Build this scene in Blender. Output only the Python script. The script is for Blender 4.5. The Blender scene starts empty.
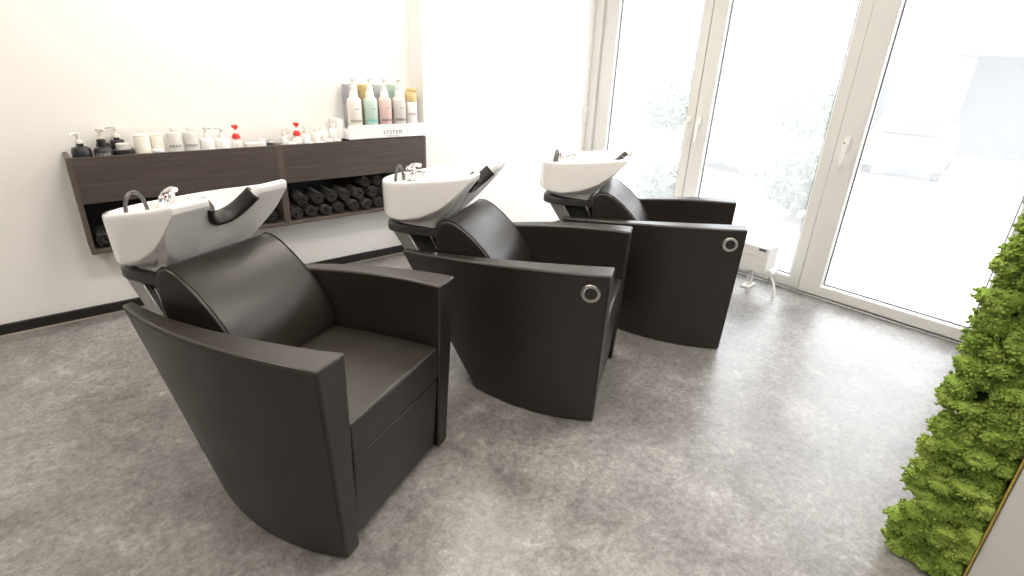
import bpy, bmesh, math, random
from math import sin, cos, pi, radians
from mathutils import Vector, Matrix, noise
random.seed(7)
S = bpy.context.scene
COL = S.collection

# ------------------------------------------------------------------ helpers
class MB:
    """collects shapes, links them as one mesh object"""
    def __init__(s): s.v = []; s.f = []
    def add(s, v, f):
        n = len(s.v); s.v += [tuple(p) for p in v]; s.f += [tuple(i + n for i in q) for q in f]; return s
    def box(s, x0, x1, y0, y1, z0, z1):
        v = [(x, y, z) for z in (z0, z1) for y in (y0, y1) for x in (x0, x1)]
        return s.add(v, [(0, 2, 3, 1), (4, 5, 7, 6), (0, 1, 5, 4), (2, 6, 7, 3), (0, 4, 6, 2), (1, 3, 7, 5)])
    def grid(s, rows, close_u=False, close_v=False, cap0=False, cap1=False):
        """rows: list of rings/rows of points"""
        m, n = len(rows), len(rows[0]); v = [p for r in rows for p in r]; f = []
        for j in range(m if close_v else m - 1):
            for i in range(n if close_u else n - 1):
                f.append((j * n + i, j * n + (i + 1) % n, ((j + 1) % m) * n + (i + 1) % n, ((j + 1) % m) * n + i))
        if cap0: f.append(tuple(range(n - 1, -1, -1)))
        if cap1: f.append(tuple((m - 1) * n + i for i in range(n)))
        return s.add(v, f)
    def lathe(s, prof, c=(0, 0, 0), n=24, axis='z'):
        rows = []
        for r, h in prof:
            ring = []
            for i in range(n):
                a = 2 * pi * i / n
                p = (r * cos(a), r * sin(a), h)
                if axis == 'x': p = (h, r * cos(a), r * sin(a))
                if axis == 'y': p = (r * sin(a), h, r * cos(a))
                ring.append((p[0] + c[0], p[1] + c[1], p[2] + c[2]))
            rows.append(ring)
        return s.grid(rows, close_u=True, cap0=prof[0][0] > 0, cap1=prof[-1][0] > 0)
    def tube(s, pts, r, n=8, ry=None, cap=True):
        pts = [Vector(p) for p in pts]; rows = []; up = None
        for i, p in enumerate(pts):
            d = (pts[min(i + 1, len(pts) - 1)] - pts[max(i - 1, 0)]).normalized()
            if up is None:
                up = Vector((0, 0, 1)) if abs(d.z) < .9 else Vector((0, 1, 0))
            a = d.cross(up).normalized(); up = a.cross(d).normalized()
            rr = r[i] if isinstance(r, (list, tuple)) else r
            q = ry if ry else rr
            rows.append([p + a * (rr * cos(2 * pi * k / n)) + up * (q * sin(2 * pi * k / n)) for k in range(n)])
        return s.grid(rows, close_u=True, cap0=cap, cap1=cap)
    def prism(s, poly, axis, a0, a1):
        """poly of 2D points extruded along axis"""
        def P(p, a):
            return {'x': (a, p[0], p[1]), 'y': (p[0], a, p[1]), 'z': (p[0], p[1], a)}[axis]
        return s.grid([[P(p, a0) for p in poly], [P(p, a1) for p in poly]], close_u=True, cap0=True, cap1=True)
    def build(s, name, mat, parent=None, smooth=True, angle=35, bevel=0, seg=2, loc=(0, 0, 0)):
        me = bpy.data.meshes.new(name); me.from_pydata(s.v, [], s.f)
        bm = bmesh.new(); bm.from_mesh(me); bmesh.ops.recalc_face_normals(bm, faces=bm.faces[:]); bm.to_mesh(me); bm.free()
        if smooth:
            me.polygons.foreach_set('use_smooth', [True] * len(me.polygons))
            me.set_sharp_from_angle(angle=radians(angle))
        me.update()
        o = bpy.data.objects.new(name, me); COL.objects.link(o)
        if mat: me.materials.append(mat)
        o.location = loc
        if parent: o.parent = parent
        if bevel:
            b = o.modifiers.new('bevel', 'BEVEL'); b.width = bevel; b.segments = seg; b.limit_method = 'ANGLE'; b.angle_limit = radians(40)
            b.harden_normals = False
        return o

def tag(o, label=None, cat=None, group=None, kind=None):
    if label: o['label'] = label
    if cat: o['category'] = cat
    if group: o['group'] = group
    if kind: o['kind'] = kind
    return o
def empty(name, loc=(0, 0, 0), rz=0):
    o = bpy.data.objects.new(name, None); COL.objects.link(o)
    o.location = loc; o.rotation_euler = (0, 0, rz); o.empty_display_size = .1
    return o
def copy_tree(o, parent=None):
    c = o.copy(); COL.objects.link(c)
    if parent: c.parent = parent
    for ch in list(o.children): copy_tree(ch, c)
    return c
def lerp(a, b, t): return a + (b - a) * t
def sst(t):
    t = min(1, max(0, t)); return t * t * (3 - 2 * t)

# ------------------------------------------------------------------ materials
def mat(name, col, rough=.5, metal=0, spec=.5, **k):
    m = bpy.data.materials.new(name); m.use_nodes = True
    b = m.node_tree.nodes['Principled BSDF']
    b.inputs['Base Color'].default_value = (*col, 1); b.inputs['Roughness'].default_value = rough
    b.inputs['Metallic'].default_value = metal; b.inputs['Specular IOR Level'].default_value = spec
    for kk, v in k.items(): b.inputs[kk.replace('_', ' ')].default_value = v
    return m
def nodes(m): return m.node_tree.nodes, m.node_tree.links, m.node_tree.nodes['Principled BSDF']
def tex(m, kind='Object', scale=(1, 1, 1)):
    n, l, b = nodes(m); tc = n.new('ShaderNodeTexCoord'); mp = n.new('ShaderNodeMapping'); mp.inputs['Scale'].default_value = scale
    l.new(tc.outputs[kind], mp.inputs['Vector']); return mp.outputs['Vector']
def noi(m, vec, scale, detail=4, rough=.5, dist=0):
    n, l, b = nodes(m); t = n.new('ShaderNodeTexNoise'); t.inputs['Scale'].default_value = scale
    t.inputs['Detail'].default_value = detail; t.inputs['Roughness'].default_value = rough; t.inputs['Distortion'].default_value = dist
    l.new(vec, t.inputs['Vector']); return t.outputs['Fac']
def ramp(m, fac, stops):
    n, l, b = nodes(m); r = n.new('ShaderNodeValToRGB'); e = r.color_ramp.elements
    while len(e) < len(stops): e.new(.5)
    for x, (p, c) in zip(e, stops): x.position = p; x.color = (*c, 1)
    l.new(fac, r.inputs['Fac']); return r.outputs['Color']
def mixc(m, a, bcol, fac, mode='MIX'):
    n, l, b = nodes(m); x = n.new('ShaderNodeMix'); x.data_type = 'RGBA'; x.blend_type = mode
    for i, val in ((6, a), (7, bcol), (0, fac)):
        if hasattr(val, 'is_output'): l.new(val, x.inputs[i])
        else: x.inputs[i].default_value = val if i == 0 else (*val, 1)
    return x.outputs[2]
def bump(m, h, strength=.2, dist=.01):
    n, l, b = nodes(m); x = n.new('ShaderNodeBump'); x.inputs['Strength'].default_value = strength; x.inputs['Distance'].default_value = dist
    l.new(h, x.inputs['Height']); l.new(x.outputs['Normal'], b.inputs['Normal'])
def setc(m, c): n, l, b = nodes(m); l.new(c, b.inputs['Base Color'])
def setr(m, c): n, l, b = nodes(m); l.new(c, b.inputs['Roughness'])

M = {}
# vinyl floor, mottled grey like worn concrete
m = M['floor'] = mat('mottled_vinyl', (.3, .3, .3), .34, spec=.8)
v = tex(m)
big = noi(m, v, 2.2, 5, .6, .6); mid = noi(m, v, 7, 8, .68, 1.2); fine = noi(m, v, 38, 5, .65, .4)
c1 = ramp(m, mid, [(.30, (.120, .112, .107)), (.48, (.225, .215, .208)), (.58, (.275, .266, .259)), (.72, (.47, .46, .45))])
c2 = ramp(m, fine, [(.34, (.125, .117, .112)), (.66, (.40, .39, .382))])
st = noi(m, tex(m, scale=(1, 1, 1)), 90, 4, .7, .3)
c = mixc(m, c1, c2, .45)
c = mixc(m, c, ramp(m, st, [(.38, (.66, .65, .64)), (.62, (1.28, 1.28, 1.28))]), .45, 'MULTIPLY')
c = mixc(m, c, ramp(m, big, [(.35, (.72, .70, .68)), (.65, (1.14, 1.13, 1.12))]), .9, 'MULTIPLY')
vor = m.node_tree.nodes.new('ShaderNodeTexVoronoi'); vor.inputs['Scale'].default_value = 9; vor.feature = 'F1'; vor.inputs['Randomness'].default_value = 1
wv = noi(m, v, 5, 3); wm = m.node_tree.nodes.new('ShaderNodeVectorMath'); wm.operation = 'ADD'
m.node_tree.links.new(v, wm.inputs[0]); m.node_tree.links.new(wv, wm.inputs[1]); m.node_tree.links.new(wm.outputs[0], vor.inputs['Vector'])
c = mixc(m, c, ramp(m, vor.outputs['Color'], [(.55, (.92, .92, .92)), (.9, (1.25, 1.24, 1.23))]), .5, 'MULTIPLY')
setc(m, c); setr(m, ramp(m, mid, [(.3, (.29,) * 3), (.7, (.43,) * 3)])); bump(m, fine, .16, .004)
M['wall'] = mat('warm_white_paint', (.86, .845, .82), .8, spec=.2); bump(M['wall'], noi(M['wall'], tex(M['wall']), 160, 2), .04, .002)
M['wall_grey'] = mat('bounce_limiting_grey', (.58, .57, .56), .8, spec=.2)  # grey of the unseen walls, picked to lessen bounce onto the chair sides
M['ceiling'] = mat('ceiling_paint', (.88, .87, .85), .9, spec=.1)
M['baseboard'] = mat('black_baseboard', (.012, .010, .008), .5)
M['joint'] = mat('joint_sealant', (.42, .36, .29), .6)
m = M['leather'] = mat('dark_brown_leatherette', (.019, .0148, .0115), .38, spec=.6)
v = tex(m); n1 = noi(m, v, 420, 3, .6); bump(m, n1, .12, .002); setr(m, ramp(m, noi(m, v, 6, 3), [(.3, (.33,) * 3), (.7, (.41,) * 3)]))
M['seam'] = mat('dark_seam', (.006, .005, .0045), .6)
m = M['porcelain'] = mat('white_porcelain', (.90, .885, .86), .12, spec=.5, Coat_Weight=.4, Coat_Roughness=.04)
M['chrome'] = mat('chrome', (.82, .82, .82), .1, 1)
M['steel'] = mat('brushed_steel', (.62, .60, .57), .28, 1)
M['alu'] = mat('satin_aluminium', (.62, .62, .61), .38, .9)
M['rubber'] = mat('black_rubber', (.014, .012, .012), .48)
M['blackplastic'] = mat('black_plastic', (.02, .019, .019), .35)
M['collar'] = mat('charcoal_plastic', (.055, .055, .057), .4)
M['hose'] = mat('grey_hose', (.11, .11, .11), .35, .6)
M['red'] = mat('red_plastic', (.75, .035, .03), .35)
# dark wenge wood, horizontal grain
m = M['wood'] = mat('wenge_laminate', (.06, .05, .045), .5, spec=.35)
v = tex(m, scale=(1.2, 6, 26)); g = noi(m, v, 3.2, 6, .6, .8)
setc(m, ramp(m, g, [(.3, (.050, .039, .034)), (.55, (.074, .059, .051)), (.75, (.100, .082, .072))])); bump(m, g, .05, .002)
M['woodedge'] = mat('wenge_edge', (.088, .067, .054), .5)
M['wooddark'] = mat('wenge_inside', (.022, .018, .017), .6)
m = M['towel'] = mat('black_terry', (.016, .0138, .0125), .95, spec=.15, Sheen_Weight=.25)
bump(m, noi(m, tex(m), 260, 3, .7), .8, .006)
M['pvc'] = mat('white_pvc', (.74, .735, .70), .38, spec=.45)
M['gasket'] = mat('grey_gasket', (.13, .125, .15), .5)
M['radiator'] = mat('white_enamel', (.80, .79, .765), .35)
M['label'] = mat('blue_grey_tag', (.09, .10, .13), .5)
M['whiteplastic'] = mat('white_plastic', (.83, .82, .79), .35)
M['cream'] = mat('cream_plastic', (.80, .77, .69), .4)
M['frosted'] = mat('frosted_plastic', (.85, .83, .78), .35, Transmission_Weight=.25)
M['gold'] = mat('gold_cap', (.60, .45, .22), .38, .15)
M['mint'] = mat('mint_plastic', (.50, .62, .545), .4)
M['pink'] = mat('pink_plastic', (.72, .52, .49), .4)
M['greige'] = mat('pale_grey_plastic', (.62, .615, .57), .4)
M['ivory'] = mat('ivory_plastic', (.80, .775, .70), .4)
M['slate'] = mat('slate_plastic', (.33, .33, .37), .4)
M['bluegrey'] = mat('blue_grey_plastic', (.42, .455, .48), .4)
M['sage'] = mat('sage_plastic', (.40, .52, .43), .4)
M['print_brown'] = mat('brown_print', (.30, .20, .14), .5)
M['print_teal'] = mat('teal_print', (.05, .55, .53), .5)
M['print_dark'] = mat('dark_print', (.13, .11, .14), .5)
M['print_red'] = mat('red_print', (.45, .05, .04), .5)
M['print_grey'] = mat('grey_print', (.34, .33, .32), .5)
M['darkbottle'] = mat('dark_bottle', (.030, .028, .030), .3)
M['amber'] = mat('amber_print', (.45, .25, .12), .4)
M['tray'] = mat('white_lacquer', (.86, .855, .84), .25)
M['moss'] = m = mat('reindeer_moss', (.2, .33, .03), .95, spec=.1, Subsurface_Weight=.12, Subsurface_Radius=(.01, .012, .003), Subsurface_Scale=.5)
v = tex(m); a = noi(m, v, 9, 4, .6); bb = noi(m, v, 120, 4, .7)
c = ramp(m, a, [(.30, (.15, .24, .045)), (.5, (.28, .415, .08)), (.72, (.47, .56, .14))])
c = mixc(m, c, ramp(m, bb, [(.33, (.30, .26, .12)), (.55, (1, 1, 1))]), .6, 'MULTIPLY'); setc(m, c); bump(m, bb, .6, .01)
M['backing'] = mat('moss_backing', (.03, .045, .008), .95)
M['goldtrim'] = mat('gold_edge', (.60, .44, .10), .35, .5)
m = M['panel'] = mat('pale_grey_panel', (.70, .69, .68), .55)
# outside
M['paving'] = mat('pale_paving', (.62, .61, .59), .9); setc(M['paving'], ramp(M['paving'], noi(M['paving'], tex(M['paving']), 3, 5), [(.3, (.56, .55, .53)), (.7, (.68, .67, .65))]))
M['street'] = mat('asphalt', (.45, .45, .45), .9)
M['render'] = mat('pale_render', (.30, .295, .285), .9)
M['shade'] = mat('grey_cladding', (.13, .13, .133), .8)
M['tile'] = m = mat('roof_tile', (.20, .175, .165), .85)
M['gutter'] = mat('white_gutter', (.85, .85, .85), .4)
M['darkglass'] = mat('dark_glass', (.05, .055, .06), .1)
M['carpaint'] = mat('silver_paint', (.24, .24, .245), .3, .2)
M['cardark'] = mat('dark_car_paint', (.13, .13, .15), .3, .2)
M['taillight'] = mat('tail_light', (.6, .08, .06), .3)
M['tyre'] = mat('tyre', (.05, .05, .05), .8)
M['foliage'] = m = mat('clipped_foliage', (.16, .20, .13), .9)
setc(m, ramp(m, noi(m, tex(m), 14, 4), [(.35, (.10, .14, .08)), (.65, (.26, .30, .21))]))
M['trunk'] = mat('bark', (.18, .15, .12), .9)
M['soil'] = mat('soil', (.16, .14, .12), .95)
M['sack'] = mat('pale_sack', (.75, .75, .74), .8)
# window glass with a translucent veil added to imitate overexposed glare outside
m = bpy.data.materials.new('veiled_glass'); m.use_nodes = True; M['glass'] = m
n = m.node_tree.nodes; l = m.node_tree.links; n.remove(n['Principled BSDF']); out = n['Material Output']
tr = n.new('ShaderNodeBsdfTransparent'); tr.inputs['Color'].default_value = (.60, .60, .60, 1)
tl = n.new('ShaderNodeBsdfTranslucent'); tl.inputs['Color'].default_value = (.95, .955, .96, 1)
gl = n.new('ShaderNodeBsdfGlossy'); gl.inputs['Roughness'].default_value = .02
m1 = n.new('ShaderNodeMixShader'); m1.inputs[0].default_value = .134
m2 = n.new('ShaderNodeMixShader'); m2.inputs[0].default_value = .03
l.new(tr.outputs[0], m1.inputs[1]); l.new(tl.outputs[0], m1.inputs[2]); l.new(m1.outputs[0], m2.inputs[1]); l.new(gl.outputs[0], m2.inputs[2])
l.new(m2.outputs[0], out.inputs['Surface'])

# ------------------------------------------------------------------ room shell
YB, YP, XC, XW, ZC = 3.77, 3.585, 2.22, 4.05, 2.75     # back wall, pier face, corner, window line, ceiling
XL, YF = -5.5, -7.5
def struct(name, mb, m, parent=None, **k):
    o = mb.build(name, m, parent, **k)
    if not parent: o['kind'] = 'structure'
    return o
struct('floor', MB().box(XL, XW + .06, YF, YB, -.1, 0), M['floor'], smooth=False)
struct('ceiling', MB().box(XL - .15, XW + .4, YF - .15, YB + .15, ZC, ZC + .12), M['ceiling'], smooth=False)
struct('wall_back', MB().box(XL - .15, XC, YB, YB + .15, -.1, ZC), M['wall'], smooth=False)
struct('wall_pier', MB().box(XC, XW + .3, YP, YB + .15, -.1, ZC), M['wall'], smooth=False, bevel=.004)
struct('wall_left', MB().box(XL - .15, XL, YF, YB, -.1, ZC), M['wall_grey'], smooth=False)
struct('wall_front', MB().box(XL - .15, XW + .3, YF - .15, YF, -.1, ZC), M['wall_grey'], smooth=False)
WT = 2.42                                                # window head height
w = MB().box(XW, XW + .3, YF, .20, -.1, ZC).box(XW, XW + .3, .20, YP, WT, ZC)
struct('wall_right', w, M['wall'], smooth=False)
struct('baseboard_back', MB().box(XL, XC, YB - .018, YB, 0, .062), M['baseboard'], bevel=.002)
struct('baseboard_pier', MB().box(XC - .018, XC, YP - .018, YB - .018, 0, .062).box(XC - .018, XW, YP - .018, YP, 0, .062), M['baseboard'], bevel=.002)
struct('trim_floor_joint', MB().box(XL, XC - .02, YB - .026, YB - .0185, 0.0, .006), M['joint'], smooth=False)

# ------------------------------------------------------------------ windows
def rail_ring(y0, y1, z0, z1, g0, g1, h0, h1, x0, x1, bead=.012):
    """one sash: outer rect y0..y1,z0..z1, opening g0..g1,h0..h1, with a sloped bead in front of the glass"""
    def R(a, b, c, d, x): return [(x, a, c), (x, b, c), (x, b, d), (x, a, d)]
    rows = [R(y0, y1, z0, z1, x1), R(y0, y1, z0, z1, x0), R(g0 - bead, g1 + bead, h0 - bead, h1 + bead, x0),
            R(g0, g1, h0, h1, x0 + .022), R(g0, g1, h0, h1, x1)]
    return MB().grid(rows, close_u=True, close_v=True)
def window(name, y0, y1, g0, g1, x0, z0=.022, h0=.105):
    fr = struct(name, rail_ring(y0, y1, z0, WT, g0, g1, h0, WT - .09, x0, x0 + .075), M['pvc'], bevel=.004, angle=25)
    gk = MB()
    xg = x0 + .034; t = .007
    for a, b, c, d in ((g1 - t, g1, h0, WT - .09), (g0, g0 + t, h0, WT - .09), (g0, g1, h0, h0 + t), (g0, g1, WT - .09 - t, WT - .09)):
        gk.box(xg - .006, xg + .006, a, b, c, d)
    gk.build('gasket', M['gasket'], fr, smooth=False)
    MB().add([(xg, g0, h0), (xg, g1, h0), (xg, g1, WT - .09), (xg, g0, WT - .09)], [(0, 1, 2, 3)]).build('glass', M['glass'], fr, smooth=False)
    return fr
W1 = window('window_1', 2.458, 3.50, 2.546, 3.344, XW)
W2 = window('window_2', 1.376, 2.452, 1.462, 2.324, XW)
D1 = window('door_1', .28, 1.370, .366, 1.218, XW - .012)
def handle(parent, y, z, keyhole=False, x=XW):
    mb = MB().box(x - .014, x, y - .018, y + .018, z - .045, z + .045)
    pts = [(x - .01, y, z), (x - .045, y, z), (x - .052, y - .006, z - .02), (x - .052, y - .006, z - .12), (x - .05, y - .006, z - .145)]
    mb.tube(pts, [.012, .012, .012, .010, .009], 10)
    h = mb.build('handle', M['whiteplastic'], parent, bevel=.003)
    if keyhole:
        MB().lathe([(.0065, 0), (.0065, .003), (0, .003)], (x - .058, y, z + .004), 12, 'x').build('keyhole', M['amber'], h)
handle(W1, 2.500, 1.10); handle(W2, 2.408, 1.10); handle(D1, 1.305, 1.09, True, XW - .012)
# frame surround, sill strip and threshold
fb = MB().box(XW - .03, XW + .1, 3.50, YP, 0, WT).box(XW + .0, XW + .1, .20, .28, 0, WT).box(XW + .005, XW + .1, .28, 3.5, 0, .022)
fb.box(XW + .01, XW + .1, 1.3705, 1.3755, .022, WT).box(XW + .02, XW + .1, 2.4525, 2.4575, .022, WT)
struct('trim_window_frame', fb, M['pvc'], bevel=.003)
struct('trim_threshold', MB().box(XW - .022, XW + .004, .28, 3.5, 0, .014), M['alu'], bevel=.003)
struct('trim_seam', MB().box(XW + .012, XW + .02, 2.4518, 2.4582, .03, WT), M['joint'], smooth=False)

# wall switch
sw = empty('wall_switch', (3.995, YP, 1.0)); tag(sw, 'small white double wall switch on the white wall beside the tall window', 'switch')
MB().box(-.04, .04, -.010, 0, -.02, .14).build('plate', M['whiteplastic'], sw, bevel=.003)
for z in (.022, .098): MB().box(-.030, .030, -.017, -.010, z - .032, z + .032).build('rocker', M['whiteplastic'], sw, bevel=.004)

# radiator
rd = empty('radiator', (3.785, 1.535, 0)); tag(rd, 'low white panel radiator on feet behind the far wash chair at the window', 'radiator')
RL = 1.25
mb = MB().box(0, .012, 0, RL, .150, .335)
for z in (.21, .27): mb.box(-.003, .002, .004, RL - .004, z - .003, z + .003)
mb.box(.148, .160, 0, RL, .150, .335)
mb.build('panel', M['radiator'], rd, bevel=.003)
mb = MB()
for k in range(5): mb.box(.010 + .028 * k, .030 + .028 * k, .002, RL - .002, .331, .337)
for k in range(24): mb.box(.008, .152, .02 + k * .052, .024 + k * .052, .322, .334)
mb.build('top_grille', M['radiator'], rd, smooth=False)
MB().box(.008, .152, -.004, .004, .150, .332).build('end_cover', M['radiator'], rd, bevel=.003)
MB().box(-.004, 0, .018, .068, .310, .326).build('tag', M['label'], rd, smooth=False)
MB().box(.03, .13, .03, RL - .03, .16, .32).build('convector_fins', M['radiator'], rd, smooth=False)
mb = MB().lathe([(.021, -.03), (.024, -.02), (.024, .05), (.014, .06), (.014, .075)], (.03, -.035, .165), 16, 'x')
mb.lathe([(.012, 0), (.016, .006), (.016, .04), (.010, .05)], (.03, -.035, .165 - .05), 14)
mb.build('valve', M['whiteplastic'], rd)
MB().tube([(.03, -.035, .14), (.027, -.07, .10), (.0, -.10, .06), (-.006, -.105, 0)], .009, 10).build('pipe', M['radiator'], rd)
for y in (.12, 1.1):
    MB().box(.06, .10, y - .015, y + .015, .0, .17).box(.005, .135, y - .03, y + .03, 0, .012).build('foot', M['radiator'], rd, bevel=.003)

# ------------------------------------------------------------------ wash chair (local x = across, y = back, z = up)
def L(s, r, z): return (r, -s, z)
def top_curve(f): return (lerp(.082, -.939, f), lerp(.383, .213, f) + .26 * f * (1 - f), lerp(.737, .645, f) + .05 * f * (1 - f))
def bot_curve(f): return (lerp(.069, -.532, f), lerp(.330, .266, f) + .22 * f * (1 - f), .004)
def make_arm(sg):
    NF, NG = 22, 12
    outer, inner = [], []
    for j in range(NG + 1):
        g = j / NG; ro, ri = [], []
        for i in range(NF + 1):
            f = i / NF
            a, b = top_curve(f), bot_curve(f)
            s, w_, z = (lerp(b[k], a[k], g) for k in range(3))
            ti = lerp(lerp(.066, .05, f), lerp(.119, .040, f), g)
            ro.append(L(s, sg * w_, z)); ri.append(L(s, sg * (w_ - ti), z))
        outer.append(ro); inner.append(ri)
    mb = MB(); n0 = NF + 1
    rings = []
    for j in range(NG + 1): rings.append(outer[j] + inner[j][::-1])
    mb.grid(rings, close_u=True, cap0=False, cap1=False)
    tot = 2 * n0
    for base in (0, NG * tot):
        for i in range(NF): mb.f.append((base + i, base + i + 1, base + tot - 2 - i, base + tot - 1 - i))
    o = mb.build('armrest', M['leather'], None, bevel=.009, seg=3, angle=38)
    # stitched seams just inside the outer edges
    pts = []
    for i in range(NF + 1):
        a, b = top_curve(i / NF), bot_curve(i / NF); q = [lerp(b[k], a[k], .988) for k in range(3)]
        pts.append(L(q[0], sg * (q[1] + .0005), q[2]))
    MB().tube(pts, .0022, 6).build('seam', M['seam'], o)
    pts = []
    for j in range(1, NG):
        g = j / NG; a, b = top_curve(0), bot_curve(0); q = [lerp(b[k], a[k], g) for k in range(3)]
        pts.append(L(q[0] - .006, sg * (q[1] + .0006), q[2]))
    MB().tube(pts, .0022, 6).build('seam', M['seam'], o)
    return o
# basin outline
HW, SF = .246, -.60
SREAR = -1.143
OFF = .042      # the upper parts sit a little off the arms' middle
def basin_loop():
    """list of (s, r, tag, t) clockwise from front left, over the front edge, round the back"""
    P = []
    nfront = 41
    for i in range(nfront):
        r = lerp(-HW, HW, i / (nfront - 1)); P.append((SF, r, 'f'))
    SB, RA = -.89, .243
    for i in range(1, 13): P.append((lerp(SF, SB, i / 12), lerp(HW, RA, i / 12), 's'))
    for i in range(1, 40):
        a = pi * i / 40; P.append((SB + (SREAR - SB) * sin(a), RA * cos(a), 'b'))
    for i in range(0, 12): P.append((lerp(SB, SF, i / 12), -lerp(RA, HW, i / 12), 's'))
    return P
def zrim(s): t = (s - SF) / (SREAR - SF); return lerp(1.032, .936, t ** .85) if t > 0 else 1.032
def zflank(s):
    K = [(-1.15, .782), (-1.03, .780), (-.95, .786), (-.84, .815), (-.74, .868), (-.67, .93), (-.60, 1.004)]
    for (a, b), (c, d) in zip(K, K[1:]):
        if s <= c: return lerp(b, d, (s - a) / (c - a))
    return 1.004
NW, ND = .105, .092      # neck cut half width, depth
def ndip(r):
    q = abs(r) / NW
    return ND * (1 - q ** 2.6) if q < 1 else 0
def make_basin():
    P = basin_loop(); rows = []
    def row(fn): rows.append([fn(s, r, t) for s, r, t in P])
    C = (-.90, 0)
    def front(s, r, dz, ds=0):
        d = ndip(r); return (s - .95 * d + ds, r, zrim(SF) - d + dz)
    def inset(s, r, k):   # move inward by k metres
        v = Vector((s - max(min(s, -.70), -.90), r)); 
        if s > -.70: v = Vector((s + .70, r * .6))
        n = v.normalized() if v.length else v
        return (s - n.x * k, r - n.y * k)
    def rimpt(k, dz):
        def fn(s, r, t):
            if t == 'f':
                r2 = r * (1 - k / HW); q = front(s, r2, dz, -k); return L(*q)
            s2, r2 = inset(s, r, k)
            return L(s2, r2, zrim(s) + dz)
        return fn
    # bottom to top, outside
    def base(sc, z):
        def fn(s, r, t):
            # neck of the bowl: narrower D
            if t == 'f': q = (-.785, r * .52)
            else:
                u = (s - SF) / (SREAR - SF); q = (lerp(-.785, -1.075, min(1, u)), r * .72)
            return L(-.88 + (q[0] + .88) * sc, q[1] * sc, z)
        return fn
    row(base(.9, .742)); row(base(1.0, .748)); row(base(1.0, .772))
    def mixrow(f):
        b = base(1.0, .772); e = flank(0)
        def fn(s, r, t):
            A, B = Vector(b(s, r, t)), Vector(e(s, r, t)); q = A.lerp(B, f)
            if t == 'f': q.x = lerp(A.x, B.x, min(1, f / .55))
            q.z += (-.012 if t != 'f' else .0) * sin(pi * f); return tuple(q)
        return fn
    def flank(dz):
        def fn(s, r, t):
            if t == 'f':
                q = front(s, r, -.030, -.004); return L(*q)
            k = .005 * sst((-s - .62) / .2); s2, r2 = inset(s, r, k)
            return L(s2, r2, zflank(s) + dz)
        return fn
    for f in (.2, .4, .6, .8, .93): row(mixrow(f))
    row(flank(0)); row(lambda s, r, t: tuple(Vector(flank(0)(s, r, t)).lerp(Vector(rimpt(0, -.012)(s, r, t)), .12)))
    for f in (.35, .6, .85): row(lambda s, r, t, f=f: tuple(Vector(flank(0)(s, r, t)).lerp(Vector(rimpt(0, -.012)(s, r, t)), f)))
    row(rimpt(0, -.012)); row(rimpt(.002, -.004)); row(rimpt(.007, 0)); row(rimpt(.018, 0)); row(rimpt(.024, -.004)); row(rimpt(.027, -.014))
    # inside bowl
    def bowl(sc, z, pull=0):
        def fn(s, r, t):
            a = Vector(rimpt(.027, -.014)(s, r, t)); s0, r0 = -a.y, a.x
            s1, r1 = C[0] + (s0 - C[0]) * sc, r0 * sc
            zz = lerp(z, a.z, max(0, (s0 - C[0]) / .3) * pull) if s0 > C[0] else z
            zz = min(zz, a.z - .002)
            lim = SF - .95 * (1.032 - zz) - .034
            if t == 'f' or s0 > -.75: s1 = min(s1, lim)
            return L(s1, r1, zz)
        return fn
    row(bowl(.97, .90, .6)); row(bowl(.92, .862, .55)); row(bowl(.80, .832, .4)); row(bowl(.55, .812, .15)); row(bowl(.25, .804)); row(bowl(.06, .802))
    mb = MB(); mb.grid(rows, close_u=True, cap0=True, cap1=True)
    piv = Vector(L(-.88, 0, .76))
    mb.v = [tuple(Vector(p) - piv) for p in mb.v]
    o = mb.build('basin', M['porcelain'], None, angle=44, loc=piv + Vector((OFF, 0, 0)))
    sub = o.modifiers.new('sub', 'SUBSURF'); sub.levels = 1; sub.render_levels = 1
    # neck pad
    pts = []
    for i in range(33):
        r = lerp(-NW * .93, NW * .93, i / 32); q = front(SF, r, -.012, -.012); pts.append(q)
    rows2 = []
    N = len(pts)
    for i, q in enumerate(pts):
        a = Vector(pts[max(0, i - 1)]); b = Vector(pts[min(N - 1, i + 1)]); d = (b - a).normalized()   # in (s, r, z)
        pl = Vector((.95, 0, 1)).normalized()                 # up along the sloping front
        fw = Vector((1, 0, -.95)).normalized()                # out of the front face
        nrm = d.cross(fw).normalized()
        ring = []
        for k in range(14):
            th = 2 * pi * k / 14
            x = .030 * (abs(cos(th)) ** .7) * (1 if cos(th) > 0 else -1); y = .014 * (abs(sin(th)) ** .7) * (1 if sin(th) > 0 else -1)
            p = Vector(q) + fw * x + nrm * y
            ring.append(tuple(Vector(L(*p)) - piv))
        rows2.append(ring)
    MB().grid(rows2, close_u=True, cap0=True, cap1=True).build('neck_rest', M['rubber'], o, angle=60)
    # mixer tap on the rear ledge
    def q(s, r, z): return tuple(Vector(L(s, r, z)) - piv)
    ledge = [q(-1.0 - .105 * sin(pi * i / 16), .158 * cos(pi * i / 16), 0) for i in range(17)]
    mb = MB().prism([(p[0], p[1]) for p in ledge], 'z', .80 - .76, .902 - .76)
    mb.build('tap_ledge', M['porcelain'], o, bevel=.006)
    mb = MB().lathe([(.030, 0), (.031, .006), (.025, .012), (.024, .044), (.027, .048), (.027, .064), (.020, .074), (0, .078)], q(-1.055, .072, .902), 24)
    mb.tube([q(-1.066, .074, .962), q(-1.045, .072, .984), q(-1.02, .068, .991), q(-.995, .064, .990)], [.018, .019, .016, .012], 12, ry=.010)
    tap = mb.build('mixer_tap', M['chrome'], o)
    mb = MB().tube([q(-1.035, .055, .935), q(-1.0, .012, .945), q(-.965, -.018, .975), q(-.935, -.038, .985), q(-.912, -.052, .978)], [.013, .012, .011, .011, .012], 12)
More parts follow.
